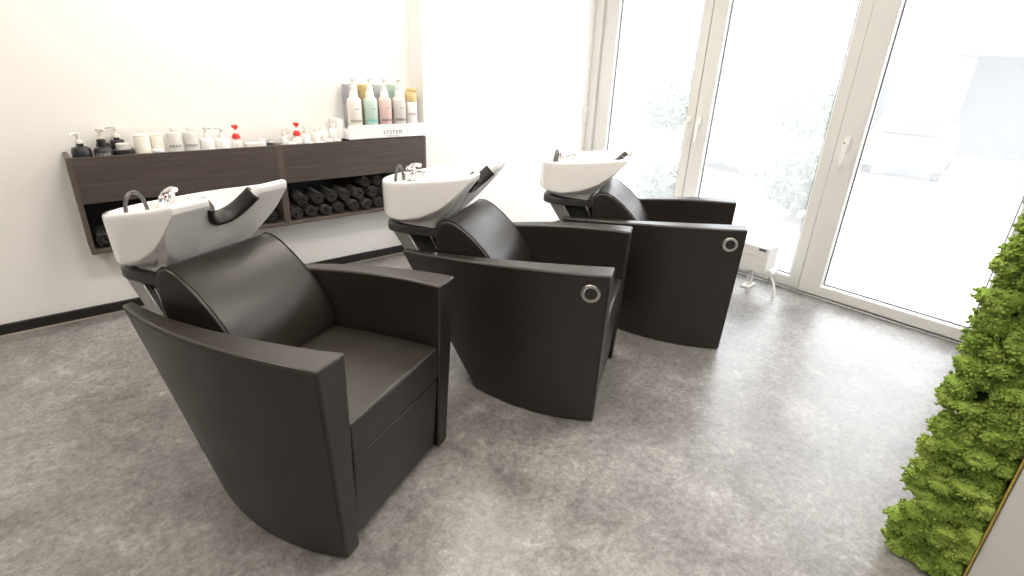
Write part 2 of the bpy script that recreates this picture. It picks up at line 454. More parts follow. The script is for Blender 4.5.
    mb.lathe([(.014, 0), (.015, .020), (.011, .026)], q(-.908, -.055, .958), 14)
    mb.build('spout', M['chrome'], o)
    MB().lathe([(.006, 0), (.006, .003), (0, .003)], q(-1.040, .052, .965), 10, 'z').build('marker', M['red'], tap)
    hp_ = [q(-1.040, -.112 + .082 * (1 - cos(pi * i / 14)) / 2, .905 + .098 * max(0, sin(pi * i / 14)) ** .8) for i in range(15)]
    hs = MB().tube(hp_, .0072, 10).build('shower_hose', M['hose'], o)
    MB().lathe([(.012, 0), (.014, .010), (.010, .035)], q(-1.040, -.030, .895), 14).build('hose_collar', M['chrome'], hs)
    MB().lathe([(.014, 0), (.014, .008), (.010, .012)], q(-1.040, -.112, .895), 14).build('hose_collar', M['chrome'], hs)
    MB().lathe([(.028, 0), (.026, .004), (.012, .003), (0, .003)], q(-.905, 0, .803), 18).build('drain', M['chrome'], o)
    return o
def make_backrest():
    # side outline (s, z), then rounded across the width
    prof = [(-.405, .45), (-.408, .52), (-.428, .59), (-.468, .66), (-.52, .72), (-.58, .775), (-.64, .818), (-.685, .838), (-.72, .838), (-.75, .818), (-.765, .785), (-.762, .72), (-.74, .62), (-.68, .52), (-.60, .45)]
    cs, cz = -.60, .66; HB = .234; rows = []
    for x, k in ((-HB, .90), (-HB + .003, .955), (-HB + .010, .985), (-HB + .022, 1.0), (-.12, 1.0), (0, 1.0), (.12, 1.0), (HB - .022, 1.0), (HB - .010, .985), (HB - .003, .955), (HB, .90)):
        rows.append([L(cs + (s - cs) * k, x, cz + (z - cz) * k) for s, z in prof])
    o = MB().grid(rows, close_u=True, cap0=True, cap1=True).build('backrest', M['leather'], None, angle=70)
    sub = o.modifiers.new('sub', 'SUBSURF'); sub.levels = 1; sub.render_levels = 2
    for sg in (-1, 1):
        MB().tube([L(cs + (s - cs) * .992, sg * (HB - .012), cz + (z - cz) * .992) for s, z in prof[1:11]], .0025, 6).build('seam', M['seam'], o)
    return o
def make_chair():
    root = empty('backwash_chair')
    arms = []
    for sg in (-1, 1):
        a = make_arm(sg); a.parent = root; arms.append(a)
    # seat cushion with slightly crowned top, front skirt below
    n = 10; rows = []
    top = []
    W0 = .262
    mb = MB()
    poly = [(.074, .352), (.074, .476), (.066, .485), (-.10, .484), (-.25, .479), (-.43, .468), (-.43, .36)]
    mb.prism([(-s, z) for s, z in poly], 'x', -W0, W0)
    st = mb.build('seat', M['leather'], root, bevel=.012, seg=3, angle=30)
    poly = [(.070, .345), (.072, .335), (.052, .035), (.046, .028), (-.36, .028), (-.40, .345)]
    MB().prism([(-s, z) for s, z in poly], 'x', -W0 + .004, W0 - .004).build('footrest_panel', M['leather'], root, bevel=.008, seg=3, angle=30)
    b = make_backrest(); b.parent = root; b.location = (.022, 0, -.018)
    # pedestal between the arms: core, collar plate, struts
    MB().prism([(.60, .02), (.50, .45), (.70, .60), (.72, .70), (1.00, .70), (.93, .55), (.60, .02)][:-1], 'x', -.125 + OFF * .7, .125 + OFF * .7).build('pedestal_core', M['blackplastic'], root, bevel=.006)
    pl = []
    for i in range(25):
        a = pi * i / 24; pl.append((.178 * math.copysign(abs(cos(a)) ** .55, cos(a)), .93 + .165 * sin(a) ** .55))
    pl += [(-.165, .72), (.165, .72)]
    rows = []
    for k, z in ((.96, .701), (.995, .704), (1.0, .708), (1.0, .736), (.995, .741), (.97, .744)):
        rows.append([(x * k, .86 + (y - .86) * k, z) for x, y in pl])
    MB().grid(rows, close_u=True, cap0=True, cap1=True).build('collar', M['collar'], root, angle=50).location.x = OFF
    for sg in (-1, 1):
        x0, x1 = sorted((sg * .128, sg * .150))
        MB().prism([(1.035, .703), (.95, .703), (.80, .47), (.87, .47)], 'x', x0 + OFF * .7, x1 + OFF * .7).build('strut', M['alu'], root, bevel=.003)
        # gas lift hinge beside the backrest
        MB().tube([(sg * .168, .80, .72), (sg * .168, .772, .66), (sg * .168, .735, .58)], .007, 8).build('hinge_arm', M['chrome'], root)
    ba = make_basin(); ba.parent = root
    return root, arms, ba
chair, arms, basin = make_chair()
POSE = [(0.713, 1.464, 27.33, 2.0), (1.873, 1.481, 31.32, -1.0), (2.976, 1.498, 33.08, -2.6)]
LAB = ['dark brown leather wash chair with white basin, in front with its open seat showing',
       'dark brown leather wash chair with white basin, middle of the row of three',
       'dark brown leather wash chair with white basin, nearest the tall windows and radiator']
def add_ring(arm):
    # round steel call button ring on the outer side of the armrest
    a, b = top_curve(.072), bot_curve(.072); g = .882
    s, w_, z = (lerp(b[k], a[k], g) for k in range(3))
    n = Vector((-1, -.12, -.06)).normalized()
    mb = MB().lathe([(.024, -.002), (.026, .006), (.031, .008), (.037, .007), (.041, .003), (.041, -.004)], (0, 0, 0), 32, 'x')
    rot = Vector((1, 0, 0)).rotation_difference(n).to_matrix()
    c = Vector(L(.009, -.3785, .650))
    mb.v = [tuple(rot @ Vector(p) + c) for p in mb.v]
    o = mb.build('ring', M['steel'], arm, angle=40); o['label'] = 'round steel ring'
    d = MB().lathe([(.0245, -.004), (.0245, .0035), (.020, .0045), (0, .0045)], (0, 0, 0), 28, 'x')
    d.v = [tuple(rot @ Vector(p) + c) for p in d.v]
    d.build('ring_insert', M['blackplastic'], arm)
for o in [c_ for ch in chair.children for c_ in (ch, *ch.children)]:
    for k_, lab in (('basin', 'white ceramic wash basin'), ('neck_rest', 'black rubber neck rest'), ('mixer_tap', 'chrome mixer tap'), ('spout', 'chrome spout'),
                    ('shower_hose', 'grey shower hose'), ('strut', 'silver strut'), ('collar', 'charcoal collar plate')):
        if o.name.split('.')[0] == k_: o['label'] = lab
chairs = [chair, copy_tree(chair), copy_tree(chair)]
for c, (x, y, a, tilt), lab in zip(chairs, POSE, LAB):
    c.location = (x, y, 0); c.rotation_euler = (0, 0, radians(a))
    tag(c, lab, 'wash chair', 'wash chairs in a row')
    for ch in c.children:
        if c is chairs[0] and ch.name.startswith(('basin', 'backrest')): ch.location.x += .016
        if ch.name.startswith('basin'): ch.rotation_euler = (radians(-tilt), 0, 0)
for c in chairs[1:]:
    ar = [ch for ch in c.children if ch.name.startswith('armrest')]
    add_ring(ar[0])

# ------------------------------------------------------------------ wall cabinets with towels
CF, CB = 3.54, YB            # front, back
CZ0, CZ1, CZM = .438, .956, .715
def cabinet(x0, x1, label):
    t = .02
    r = empty('wall_cabinet', ((x0 + x1) / 2, CB, CZ0)); tag(r, label, 'cabinet', 'wall cabinets')
    def B(a, b, c, d, e, f): return MB().box(a - (x0 + x1) / 2, b - (x0 + x1) / 2, c - CB, d - CB, e - CZ0, f - CZ0)
    B(x0 + t, x1 - t, CF + .001, CF + .02, CZM, CZ1 - .002).build('fascia', M['wood'], r, bevel=.0015)
    for a in (x0, x1 - t): B(a, a + t, CF, CB, CZ0, CZ1).build('side_panel', M['woodedge'], r, bevel=.0015)
    B(x0 + t, x1 - t, CF + .002, CB, CZ0, CZ0 + t).build('bottom_panel', M['woodedge'], r, bevel=.0015)
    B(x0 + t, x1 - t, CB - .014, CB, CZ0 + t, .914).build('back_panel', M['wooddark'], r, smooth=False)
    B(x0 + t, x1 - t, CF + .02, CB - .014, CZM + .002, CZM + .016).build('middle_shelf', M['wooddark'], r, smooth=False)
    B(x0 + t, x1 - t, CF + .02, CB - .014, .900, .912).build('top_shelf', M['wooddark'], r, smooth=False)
    return r
XM = 1.135
cabinet(.083, XM, 'dark wood open wall cabinet behind the front wash chair, bottles on top')
cabinet(XM, 2.205, 'dark wood open wall cabinet against the corner, white product tray on top')
# rolled towels
def towel_mesh():
    R0, turns, nseg = .0425, 2.4, 60; th = .0095
    def spiral(off):
        pts = []
        for i in range(nseg + 1):
            u = i / nseg; a = -turns * 2 * pi * u; r = lerp(R0, .010, u) - off
            pts.append((r * cos(a), r * sin(a)))
        return pts
    o_, i_ = spiral(0), spiral(th)
    poly = o_ + i_[::-1]
    rows = []
    rnd = random.Random(3)
    for y, k in ((0, .965), (.004, 1.0), (.05, 1.01), (.10, 1.0), (.15, .99), (.19, 1.0), (.194, .97)):
        rows.append([(x * k, y, z * k) for x, z in poly])
    mb = MB().grid(rows, close_u=True)
    mb.v = [tuple(Vector(p) * 1 + Vector((noise.noise(Vector(p) * 48), 0, noise.noise(Vector(p) * 48 + Vector((9, 9, 9))))) * .0048) for p in mb.v]
    n = len(poly); h = nseg + 1
    for base in (0, (len(rows) - 1) * n):
        for i in range(nseg): mb.f.append((base + i, base + i + 1, base + n - 2 - i, base + n - 1 - i))
    o = mb.build('rolled_towel', M['towel'], None, angle=50); return o
tw = towel_mesh(); first = True
def put_towel(x, z, y, label, group, a):
    global first
    o = tw if first else tw.copy()
    if not first: COL.objects.link(o)
    first = False
    o.location = (x, y, z); o.rotation_euler = (0, a, random.uniform(-.05, .05))
    o['label'] = label; o['category'] = 'towel'; o['group'] = group
zb = CZ0 + .02 + .0435
rows_r = [(1.208, 10, 0, .0995), (1.258, 9, .083, .0995), (1.606, 5, .163, .098)]
rn = random.Random(5)
ORD = ['first', 'second', 'third', 'fourth', 'fifth', 'sixth', 'seventh', 'eighth', 'ninth', 'tenth']
for side, X0, end, cab, grp in (('r', 1.208, 'divider', 'cabinet by the corner', 'black towels in the cabinet by the corner'),
                                ('l', .158, 'free end', 'cabinet behind front wash chair', 'black towels in the cabinet behind the front chair')):
    for ri, (x0, n_, dz, sp) in enumerate([(0, 10, 0, .1005), (.050, 9, .084, .1005), (.5027, 5, .166, .1005)]):
        if side == 'l' and ri == 2: continue
        for k in range(n_):
            label = '%s rolled black towel from the %s, %s row, %s' % (ORD[k], end, ('bottom', 'second', 'top')[ri], cab)
            put_towel(X0 + x0 + sp * k * (1 if side == 'r' else .985), zb + dz + rn.uniform(-.002, .002), CF + .018 + rn.uniform(-.008, .012), label, grp, rn.uniform(0, 6.28))

# ------------------------------------------------------------------ products on the cabinets
ZT = .912
def bottle(name, x, y, z, prof, m, cap=None, pump=None, capm=None, label='', cat='bottle', group=None, band=None, pumprot=0, n=24, sq=None):
    r = empty(name, (x, y, z)); tag(r, label, cat, group)
    mb = MB().lathe(prof, (0, 0, 0), n)
    if sq:
        mb.v = [((abs(p[0]) ** .55) * (1 if p[0] > 0 else -1) * sq[0], (abs(p[1]) ** .55) * (1 if p[1] > 0 else -1) * sq[1], p[2]) for p in mb.v]
    mb.build('body', m, r, angle=40)
    h = prof[-1][1]
    if cap: MB().lathe([(cap[0], h), (cap[0], h + cap[1] * .92), (cap[0] * .85, h + cap[1]), (0, h + cap[1])], (0, 0, 0), n).build('cap', capm, r, angle=40); h += cap[1]
    if pump:
        s = pump
        mb = MB().lathe([(.014 * s, h), (.014 * s, h + .012 * s), (.006 * s, h + .014 * s), (.006 * s, h + .034 * s), (.013 * s, h + .036 * s), (.013 * s, h + .046 * s), (0, h + .048 * s)], (0, 0, 0), 14)
        a = pumprot; d = (cos(a), sin(a))
        mb.tube([(0, 0, h + .042 * s), (d[0] * .022 * s, d[1] * .022 * s, h + .043 * s), (d[0] * .036 * s, d[1] * .036 * s, h + .037 * s)], [.007 * s, .006 * s, .004 * s], 8)
        mb.build('pump', capm or M['cream'], r, angle=40)
    if band:
        z0, z1, rr, bm = band
        mb = MB()
        # printed strip: short blocks of lettering on the side that faces the room
        for k in range(-5, 6):
            a0 = -pi / 2 - .25 + k * .15; w_ = .10 if k % 3 else .06
            ring = [[(rr * cos(a0 + u), rr * sin(a0 + u), zz) for u in (0, w_ / 2, w_)] for zz in (z0, z1)]
            mb.grid(ring)
        mb.build('print', bm, r, smooth=False)
    return r
def cyl(r, h, sh=.006, neck=None):
    p = [(r * .9, 0), (r, .004), (r, h - sh), (r * .9, h - sh * .3)]
    if neck: p += [(neck, h), (neck, h + .012)]
    else: p += [(r * .8, h)]
    return p
YS = 3.635
bottle('pump_bottle', .160, YS, ZT, [(.040, 0), (.044, .005), (.044, .062), (.038, .080), (.016, .088), (.016, .102)], M['darkbottle'], pump=1.15, capm=M['cream'], label='dark round bottle with cream pump at the outer end of the cabinet', pumprot=-2.6)
bottle('product_jar', .252, YS - .01, ZT, [(.040, 0), (.043, .005), (.043, .058), (.037, .074), (.020, .081)], M['darkbottle'], cap=(.020, .038), capm=M['blackplastic'], label='dark bottle with black cap, second from the outer end', band=(.030, .052, .0436, M['print_grey']))
bottle('pump_bottle', .262, YS + .085, ZT, cyl(.030, .09, .01, .014), M['darkbottle'], pump=1.3, capm=M['cream'], label='dark bottle with cream pump standing behind the black capped bottle', pumprot=-1.0)
r = bottle('product_jar', .346, YS + .01, ZT, [(.044, 0), (.048, .004), (.048, .056), (.042, .060)], M['darkbottle'], cap=(.034, .030), capm=M['frosted'], label='low dark jar with frosted pale lid beside the cream bottles')
bottle('pump_bottle', .332, YS + .098, ZT, cyl(.034, .10, .012, .014), M['darkbottle'], pump=1.3, capm=M['cream'], label='dark bottle with cream pump behind the frosted lidded jar', pumprot=3.0)
white = [(.434, YS, .135, .039, M['cream'], None, 'tall cream bottle with flat top, next to the dark jars'),
         (.512, YS + .02, .135, .037, M['cream'], None, 'tall cream bottle with amber dot on its shoulder'),
         (.592, YS, .140, .040, M['frosted'], 'cap', 'first of two frosted white bottles with grey print'),
         (.676, YS, .140, .040, M['frosted'], 'cap', 'second frosted white bottle with grey print, nearer the white pump bottle'),
         (.757, YS, .095, .037, M['whiteplastic'], 'pump', 'short white pump bottle beside the frosted bottles'),
         (.838, YS, .090, .039, M['whiteplastic'], 'pump2', 'white pump bottle just before the red topped one')]
for x, y, h, rr, mm, kind, lab in white:
    bottle('product_bottle', x, y, ZT, cyl(rr, h, .014, None if kind in (None,) else .015), mm, cap=(.016, .014) if kind == 'cap' else None, pump=1.15 if kind in ('pump', 'pump2') else None, capm=M['whiteplastic'], label=lab,
           band=(.058, .072, rr + .0006, M['print_grey']) if kind == 'cap' else ((h - .012, h - .006, rr * .95, M['amber']) if mm is M['cream'] else None), group='white products on the cabinet', pumprot=-.6 if kind == 'pump' else 2.4)
bottle('product_jar', .492, YS - .05, ZT, cyl(.026, .058), M['whiteplastic'], label='small white jar in front of the tall cream bottles', cat='jar', band=(.036, .050, .0266, M['print_grey']))
def red_top(x, lab):
    r = bottle('spray_bottle', x, YS, ZT, cyl(.028, .075, .01, .014), M['whiteplastic'], label=lab, group='red topped spray bottles')
    h = .087
    MB().lathe([(.024, h), (.025, h + .004), (.017, h + .026), (.012, h + .028)], (0, 0, 0), 20).build('collar', M['red'], r)
    MB().lathe([(.008, h + .028), (.008, h + .042)], (0, 0, 0), 14).build('neck', M['whiteplastic'], r)
    mb = MB()
    hp = []
    for i in range(28):
        t = 2 * pi * i / 28
        hp.append((  .0012 * 16 * sin(t) ** 3 * .85,   .00105 * (13 * cos(t) - 5 * cos(2 * t) - 2 * cos(3 * t) - cos(4 * t)) + h + .066))
    mb.prism(hp, 'y', -.014, .014)
    mb.build('spray_head', M['red'], r, bevel=.003)
red_top(.920, 'white spray bottle with bright red top on the cabinet behind the front chair')
red_top(1.288, 'white spray bottle with bright red top on the cabinet with the tray')
bx = MB().box(-.045, .045, -.03, .03, 0, .055).build('product_box', M['cream'], None, bevel=.003, loc=(1.01, YS, ZT)); tag(bx, 'flat cream box lying right of the red topped spray bottle', 'box')
bottle('product_tube', 1.068, YS, ZT, cyl(.022, .058), M['whiteplastic'], cap=(.016, .018), capm=M['whiteplastic'], label='short white tube next to the flat cream box', cat='tube')
for k, (dx, lab) in enumerate(((0, 'dark handled tint brush lying on the cabinet seam, longer one'), (.024, 'dark handled tint brush lying on the cabinet seam, shorter one'))):
    r = empty('tint_brush', (1.150 + dx, YS - .085, CZ1)); tag(r, lab, 'brush', 'tint brushes'); r.rotation_euler = (0, 0, .5)
    MB().tube([(0, .02, .006), (0, .11 - .02 * k, .008)], .005, 8).build('handle', M['print_grey'], r)
    MB().box(-.011, .011, .11 - .02 * k, .14 - .02 * k, .003, .011).build('bristle', M['cream'], r, bevel=.002)
small = [(1.205, YS + .01, .080, .022, 'pump', 'slim white pump bottle left of the second red top'), (1.247, YS + .05, .085, .022, 'pump', 'slim white pump bottle behind the second red top'),
         (1.238, YS - .035, .052, .026, None, 'low white jar in front of the slim pump bottles'), (1.350, YS + .02, .086, .028, 'pump', 'white pump bottle just right of the second red top'),
         (1.345, YS - .045, .050, .026, None, 'low white jar right of the second red top'), (1.420, YS + .02, .10, .030, 'cap', 'white bottle in the middle of the cluster before the tray'),
         (1.415, YS - .045, .05, .026, None, 'low white jar in the middle of the cluster before the tray'), (1.482, YS + .03, .105, .030, 'cap', 'white bottle second from the product tray'),
         (1.480, YS - .045, .058, .026, 'dark', 'low white jar with dark print near the product tray'), (1.545, YS + .02, .115, .032, 'cap', 'largest white bottle right beside the product tray'),
         (1.542, YS - .045, .055, .025, 'dark', 'low white jar with dark print beside the product tray')]
for x, y, h, rr, kind, lab in small:
    bottle('product_bottle' if kind in ('pump', 'cap') else 'product_jar', x, y, ZT, cyl(rr, h, .012, .012 if kind in ('pump', 'cap') else None), M['whiteplastic'], cap=(.014, .016) if kind == 'cap' else None,
           pump=.95 if kind == 'pump' else None, capm=M['cream'] if kind == 'pump' else M['whiteplastic'], label=lab, cat='bottle' if kind in ('pump', 'cap') else 'jar',
           group='white products on the cabinet', band=(.034, .046, rr + .0006, M['print_brown']) if kind == 'dark' else None, pumprot=-2)

# display tray
TX0, TX1, TF = 1.605, 2.200, 3.548
dt = empty('display_tray', ((TX0 + TX1) / 2, 3.65, CZ1)); tag(dt, 'white display tray with dark lettering holding the coloured pump bottles', 'tray')
def TB(a, b, c, d, e, f): return MB().box(a - (TX0 + TX1) / 2, b - (TX0 + TX1) / 2, c - 3.65, d - 3.65, e - CZ1, f - CZ1)
TB(TX0, TX1, TF, YB - .002, CZ1 + .004, 1.020).build('base', M['tray'], dt, bevel=.004)
TB(TX0, TX1, TF, TF + .012, 1.020, 1.052).build('front_lip', M['tray'], dt, bevel=.003)
TB(TX0 - .04, TX0 - .002, 3.62, YB - .002, CZ1 + .004, 1.09).build('end_block', M['tray'], dt, bevel=.004)
def text(body, size, mat_, parent, loc, ext=.0006, spacing=1.0):
    cu = bpy.data.curves.new('txt', 'FONT'); cu.body = body; cu.size = size; cu.align_x = 'CENTER'; cu.extrude = ext; cu.space_character = spacing
    t = bpy.data.objects.new('tmp', cu); COL.objects.link(t)
    dg = bpy.context.evaluated_depsgraph_get(); me = bpy.data.meshes.new_from_object(t.evaluated_get(dg))
    bpy.data.objects.remove(t)
    o = bpy.data.objects.new('lettering', me); COL.objects.link(o); me.materials.clear(); me.materials.append(mat_)
    o.parent = parent; o.location = loc; o.rotation_euler = (pi / 2, 0, 0); return o
text('SYSTEM', .037, M['print_dark'], dt, (.035, TF - 3.65 - .0008, .030), spacing=1.25)
text('PROFESSIONAL', .012, M['print_grey'], dt, (.035, TF - 3.65 - .0008, .013), spacing=1.3)
ZD = 1.021
front = [(1.688, 'ivory', 'print_brown', 'ivory pump bottle with brown print, first in the front row on the tray'), (1.808, 'mint', 'print_teal', 'mint green pump bottle with teal print on the tray'),
         (1.917, 'pink', 'print_dark', 'pink pump bottle with dark print on the tray'), (2.030, 'greige', 'print_dark', 'pale grey pump bottle with dark print on the tray')]
for x, mm, pm, lab in front:
    r = bottle('pump_bottle', x, 3.613, ZD, [(.044, 0), (.048, .005), (.048, .185), (.045, .196), (.030, .212), (.028, .232)], M[mm], label=lab, group='pump bottles on the tray', band=(.050, .066, .0487, M[pm]))
    MB().lathe([(.0305, .205), (.0305, .222), (.026, .245), (.022, .248), (.022, .280), (.008, .284), (.008, .312), (.017, .316), (.017, .332), (0, .336)], (0, 0, 0), 20).tube([(0, 0, .325), (.0, -.03, .327), (.0, -.046, .320)], [.009, .008, .005], 8).build('pump', M['whiteplastic'], r, angle=40)
    mb = MB()
    for k in range(5):
        a0 = -pi / 2 - .32 + k * .13
        mb.grid([[(.0487 * cos(a0 + u), .0487 * sin(a0 + u), zz) for u in (0, .045, .09)] for zz in (.132, .140)])
    mb.build('name_print', M['print_grey'], r, smooth=False)
r = bottle('product_bottle', 2.130, 3.61, ZD, [(.038, 0), (.041, .004), (.041, .178), (.038, .184)], M['whiteplastic'], label='white bottle with wide gold cap at the corner end of the tray', band=(.088, .098, .0416, M['print_red']))
MB().lathe([(.0425, .176), (.0425, .238), (.040, .242), (.0, .242)], (0, 0, 0), 24).build('cap', M['gold'], r, angle=40)
MB().lathe([(.034, .242), (.034, .264), (.030, .27), (0, .27)], (.004, 0, 0), 20).tube([(.01, -.02, .254), (.014, -.045, .250)], .010, 8).build('pump', M['gold'], r, angle=40)
MB().lathe([(.0395, .0), (.0395, .1)], (0, 0, 0), 8)
back = [(1.700, 'slate', 'purple grey bottle standing behind the ivory pump bottle'), (1.815, 'gold', 'gold bottle standing behind the mint pump bottle'),
        (1.918, 'bluegrey', 'blue grey bottle standing behind the pink pump bottle'), (2.032, 'sage', 'sage green bottle standing behind the pale grey pump bottle')]
for x, mm, lab in back:
    r = bottle('product_bottle', x, 3.708, ZD, [(.042, 0), (.044, .004), (.044, .150), (.042, .154)], M[mm], label=lab, group='coloured bottles in the back row of the tray')
    MB().lathe([(.044, .158), (.045, .162), (.045, .280), (.043, .286), (0, .286)], (0, 0, 0), 24).build('cap', M[mm], r, angle=40)

# ------------------------------------------------------------------ moss panel on a pillar
MX = 1.99
pil = struct('wall_pillar', MB().box(MX, MX + .28, -1.3, .125, 0, ZC), M['wall'], smooth=False)
mp = empty('moss_panel', (MX, .03, 0)); tag(mp, 'tall strip of bright green reindeer moss cladding the pillar near the window', 'moss panel')
MB().box(-.030, 0, -.075, .075, .0, 2.3).build('backing_board', M['backing'], mp, smooth=False)
def moss():
    rnd = random.Random(11); mb = MB()
    bm = bmesh.new(); bmesh.ops.create_icosphere(bm, subdivisions=3, radius=1); bm.verts.ensure_lookup_table()
    base = [v_.co.copy() for v_ in bm.verts]; bf = [tuple(v_.index for v_ in f.verts) for f in bm.faces]; bm.free()
    bm = bmesh.new(); bmesh.ops.create_icosphere(bm, subdivisions=1, radius=1)
    fb_ = [v_.co.copy() for v_ in bm.verts]; ff = [tuple(v_.index for v_ in f.verts) for f in bm.faces]; bm.free()
    z = .015; clumps = []
    while z < 2.28:
        n_ = 6
        for k in range(n_):
            y = -.075 + (k + rnd.uniform(.1, .9)) / n_ * .205
            R = rnd.uniform(.018, .042)
            clumps.append((Vector((rnd.uniform(-.070, -.036), y, max(.025, z + rnd.uniform(-.03, .03)))), R))
        z += .036
    for c, R in clumps:
        off = Vector((rnd.uniform(0, 50), rnd.uniform(0, 50), 3)); sq = Vector((rnd.uniform(.8, 1.1), rnd.uniform(.9, 1.2), rnd.uniform(.6, .9)))
        pts = []
        for p in base:
            d = 1 + .35 * noise.noise(p * 1.6 + off) + .22 * noise.noise(p * 5 + off)
            q = Vector((p.x * sq.x, p.y * sq.y, p.z * sq.z)) * (R * d) + c
            q.z = max(.003, q.z); q.x = min(q.x, -.006); q.y = max(q.y, -.076)
            pts.append(q)
        mb.add(pts, bf)
        # lichen florets
        for k in range(95):
            p = base[rnd.randrange(len(base))]
            if p.x > .35: continue
            d = 1 + .35 * noise.noise(p * 1.6 + off) + .22 * noise.noise(p * 5 + off)
            q = Vector((p.x * sq.x, p.y * sq.y, p.z * sq.z)) * (R * d) + c
            rr = rnd.uniform(.0025, .0062)
            q = q + p * rr * rnd.uniform(.2, 1.2)
            if q.z < .008 or q.x > -.012 or q.y < -.070: continue
            a, b_, e = rnd.uniform(.7, 1.3), rnd.uniform(.7, 1.3), rnd.uniform(.7, 1.3)
            mb.add([q + Vector((f_.x * a, f_.y * b_, f_.z * e)) * rr for f_ in fb_], ff)
    return mb
mo = moss().build('moss', M['moss'], mp, angle=60); mo['kind'] = 'stuff'
MB().box(-.090, -.004, -.083, -.0775, .0, 2.3).build('edge_trim', M['goldtrim'], mp, smooth=False)
pn = MB().box(-.086, -.001, -1.1, -.0845, 0, 2.3).build('wall_panel', M['panel'], None, bevel=.004, loc=(MX, .03, 0)); tag(pn, 'smooth pale grey panel on the pillar next to the moss', 'panel')

# ------------------------------------------------------------------ outside
ZO = -.10
g = MB().grid([[(XW + .1, y, ZO) for y in (-8, 40)], [(8.3, y, ZO) for y in (-8, 40)], [(12.5, y, -.75) for y in (-8, 40)], [(60, y, -.75) for y in (-8, 40)]])
o = g.build('ground_outside', M['paving'], None, smooth=False); o['kind'] = 'structure'
def topiary(x, y, z0, R, zc, label, fan=False):
    r = empty('topiary_tree', (x, y, z0)); tag(r, label, 'tree', 'clipped ball trees outside')
    MB().tube([(0, 0, 0), (.01, 0, (zc - z0) * .5), (0, .01, zc - z0)], [.05, .04, .035], 8).build('trunk', M['trunk'], r)
    rnd = random.Random(int(x * 100)); mb = MB()
    for k in range(int(1500)):
        a = rnd.uniform(0, 2 * pi); cz = rnd.uniform(-1, 1); q = Vector((math.sqrt(1 - cz * cz) * cos(a), math.sqrt(1 - cz * cz) * sin(a), cz * .82))
        c = q * R * rnd.uniform(.80, 1.05) + Vector((0, 0, zc - z0)); u = Vector((rnd.gauss(0, 1), rnd.gauss(0, 1), rnd.gauss(0, 1))).normalized(); w_ = u.orthogonal().normalized() * .03; u = u * .05
        mb.add([c - u, c + w_, c + u, c - w_], [(0, 1, 2, 3)])
    mb.lathe([(.02, -R * .68 + zc - z0), (R * .6, -R * .5 + zc - z0), (R * .82, zc - z0), (R * .6, R * .5 + zc - z0), (.0, R * .68 + zc - z0)], (0, 0, 0), 14)
    mb.build('crown', M['foliage'], r, smooth=False)
    MB().lathe([(R * 1.05, .0), (R * .8, .03), (0, .05)], (0, 0, 0), 18).build('soil_bed', M['soil'], r)
topiary(6.5, 2.46, ZO, .44, .40, 'pale clipped ball tree in a round bed seen through the middle pane')
topiary(9.3, 3.66, -.25, .52, .98, 'larger clipped ball tree behind the one in the middle pane')
topiary(5.5, 3.62, ZO, .30, .28, 'small clipped ball tree seen through the narrow far pane')
topiary(7.6, 5.1, ZO, .42, .95, 'clipped ball tree farther back in the narrow far pane')
def car(x, y, rz, body, label):
    r = empty('parked_car', (x, y, -.75), rz); tag(r, label, 'car', 'cars parked outside')
    # local x = length (rear at -x), y = width
    side = [(-1.95, .35), (-2.0, .75), (-1.9, .98), (-1.70, 1.02), (-1.35, 1.47), (.25, 1.50), (.95, 1.02), (1.8, .88), (2.0, .65), (1.98, .30), (-1.9, .28)]
    rows = []
    for yy, k in ((-.80, .93), (-.76, 1), (.76, 1), (.80, .93)):
        rows.append([(px * (1 if k == 1 else .985), yy * (.86 if pz > 1.1 else 1), .28 + (pz - .28) * k) for px, pz in side])
    MB().grid(rows, close_u=True, cap0=True, cap1=True).build('body', body, r, bevel=.04, angle=50)
    MB().box(-1.80, -1.40, -.60, .60, 1.06, 1.40).add([], []).build('rear_window', M['darkglass'], r)
    mb = MB()
    for sg in (-1, 1): mb.prism([(-1.25, 1.06), (-1.1, 1.42), (.2, 1.44), (.75, 1.06)], 'y', sg * .70 - .03, sg * .70 + .03)
    mb.build('side_windows', M['darkglass'], r)
    for sg in (-1, 1):
        MB().box(-2.02, -1.88, sg * .66 - .12, sg * .66 + .12, .72, .95).build('tail_light', M['taillight'], r, bevel=.01)
        for xx in (-1.25, 1.25): MB().lathe([(.2, -.1), (.31, -.09), (.31, .09), (.2, .1)], (xx, sg * .72, .31), 20, 'y').build('wheel', M['tyre'], r)
    MB().box(-2.03, -1.95, -.26, .26, .55, .67).build('licence_plate', M['whiteplastic'], r, bevel=.005)
car(17.2, 4.0, radians(8), M['carpaint'], 'pale silver car with red tail lights seen through the door pane')
car(12.6, 6.15, radians(-118), M['cardark'], 'darker parked car behind the ball trees in the middle pane')
def house():
    r = empty('house', (20.5, 13.2, -.75)); tag(r, 'long pale house with tiled roof across the yard', 'house')
    MB().box(0, 8, -6.2, 9, 0, 3.05).build('wall', M['render'], r, smooth=False)
    rows = []
    for i in range(26):
        x = -.6 + i * .22; z = 2.95 + i * .22 * .62
        rows.append([(x, y, z) for y in (-6.6, 9.4)]); rows.append([(x + .22, y, z + .05) for y in (-6.6, 9.4)])
    mb = MB().grid(rows); mb.build('roof', M['tile'], r, smooth=False)
    MB().box(-.72, -.58, -6.6, 9.4, 2.86, 2.98).build('gutter', M['gutter'], r)
    for y0, y1, z0, z1 in ((1.8, 3.4, .9, 2.3), (-1.2, .6, .9, 2.3), (-4.6, -3.2, .1, 2.2)):
        f = MB().box(-.04, .02, y0, y1, z0, z1).build('window', M['gutter'], r); MB().box(-.05, -.03, y0 + .1, y1 - .1, z0 + .1, z1 - .1).build('pane', M['darkglass'], f, smooth=False)
house()
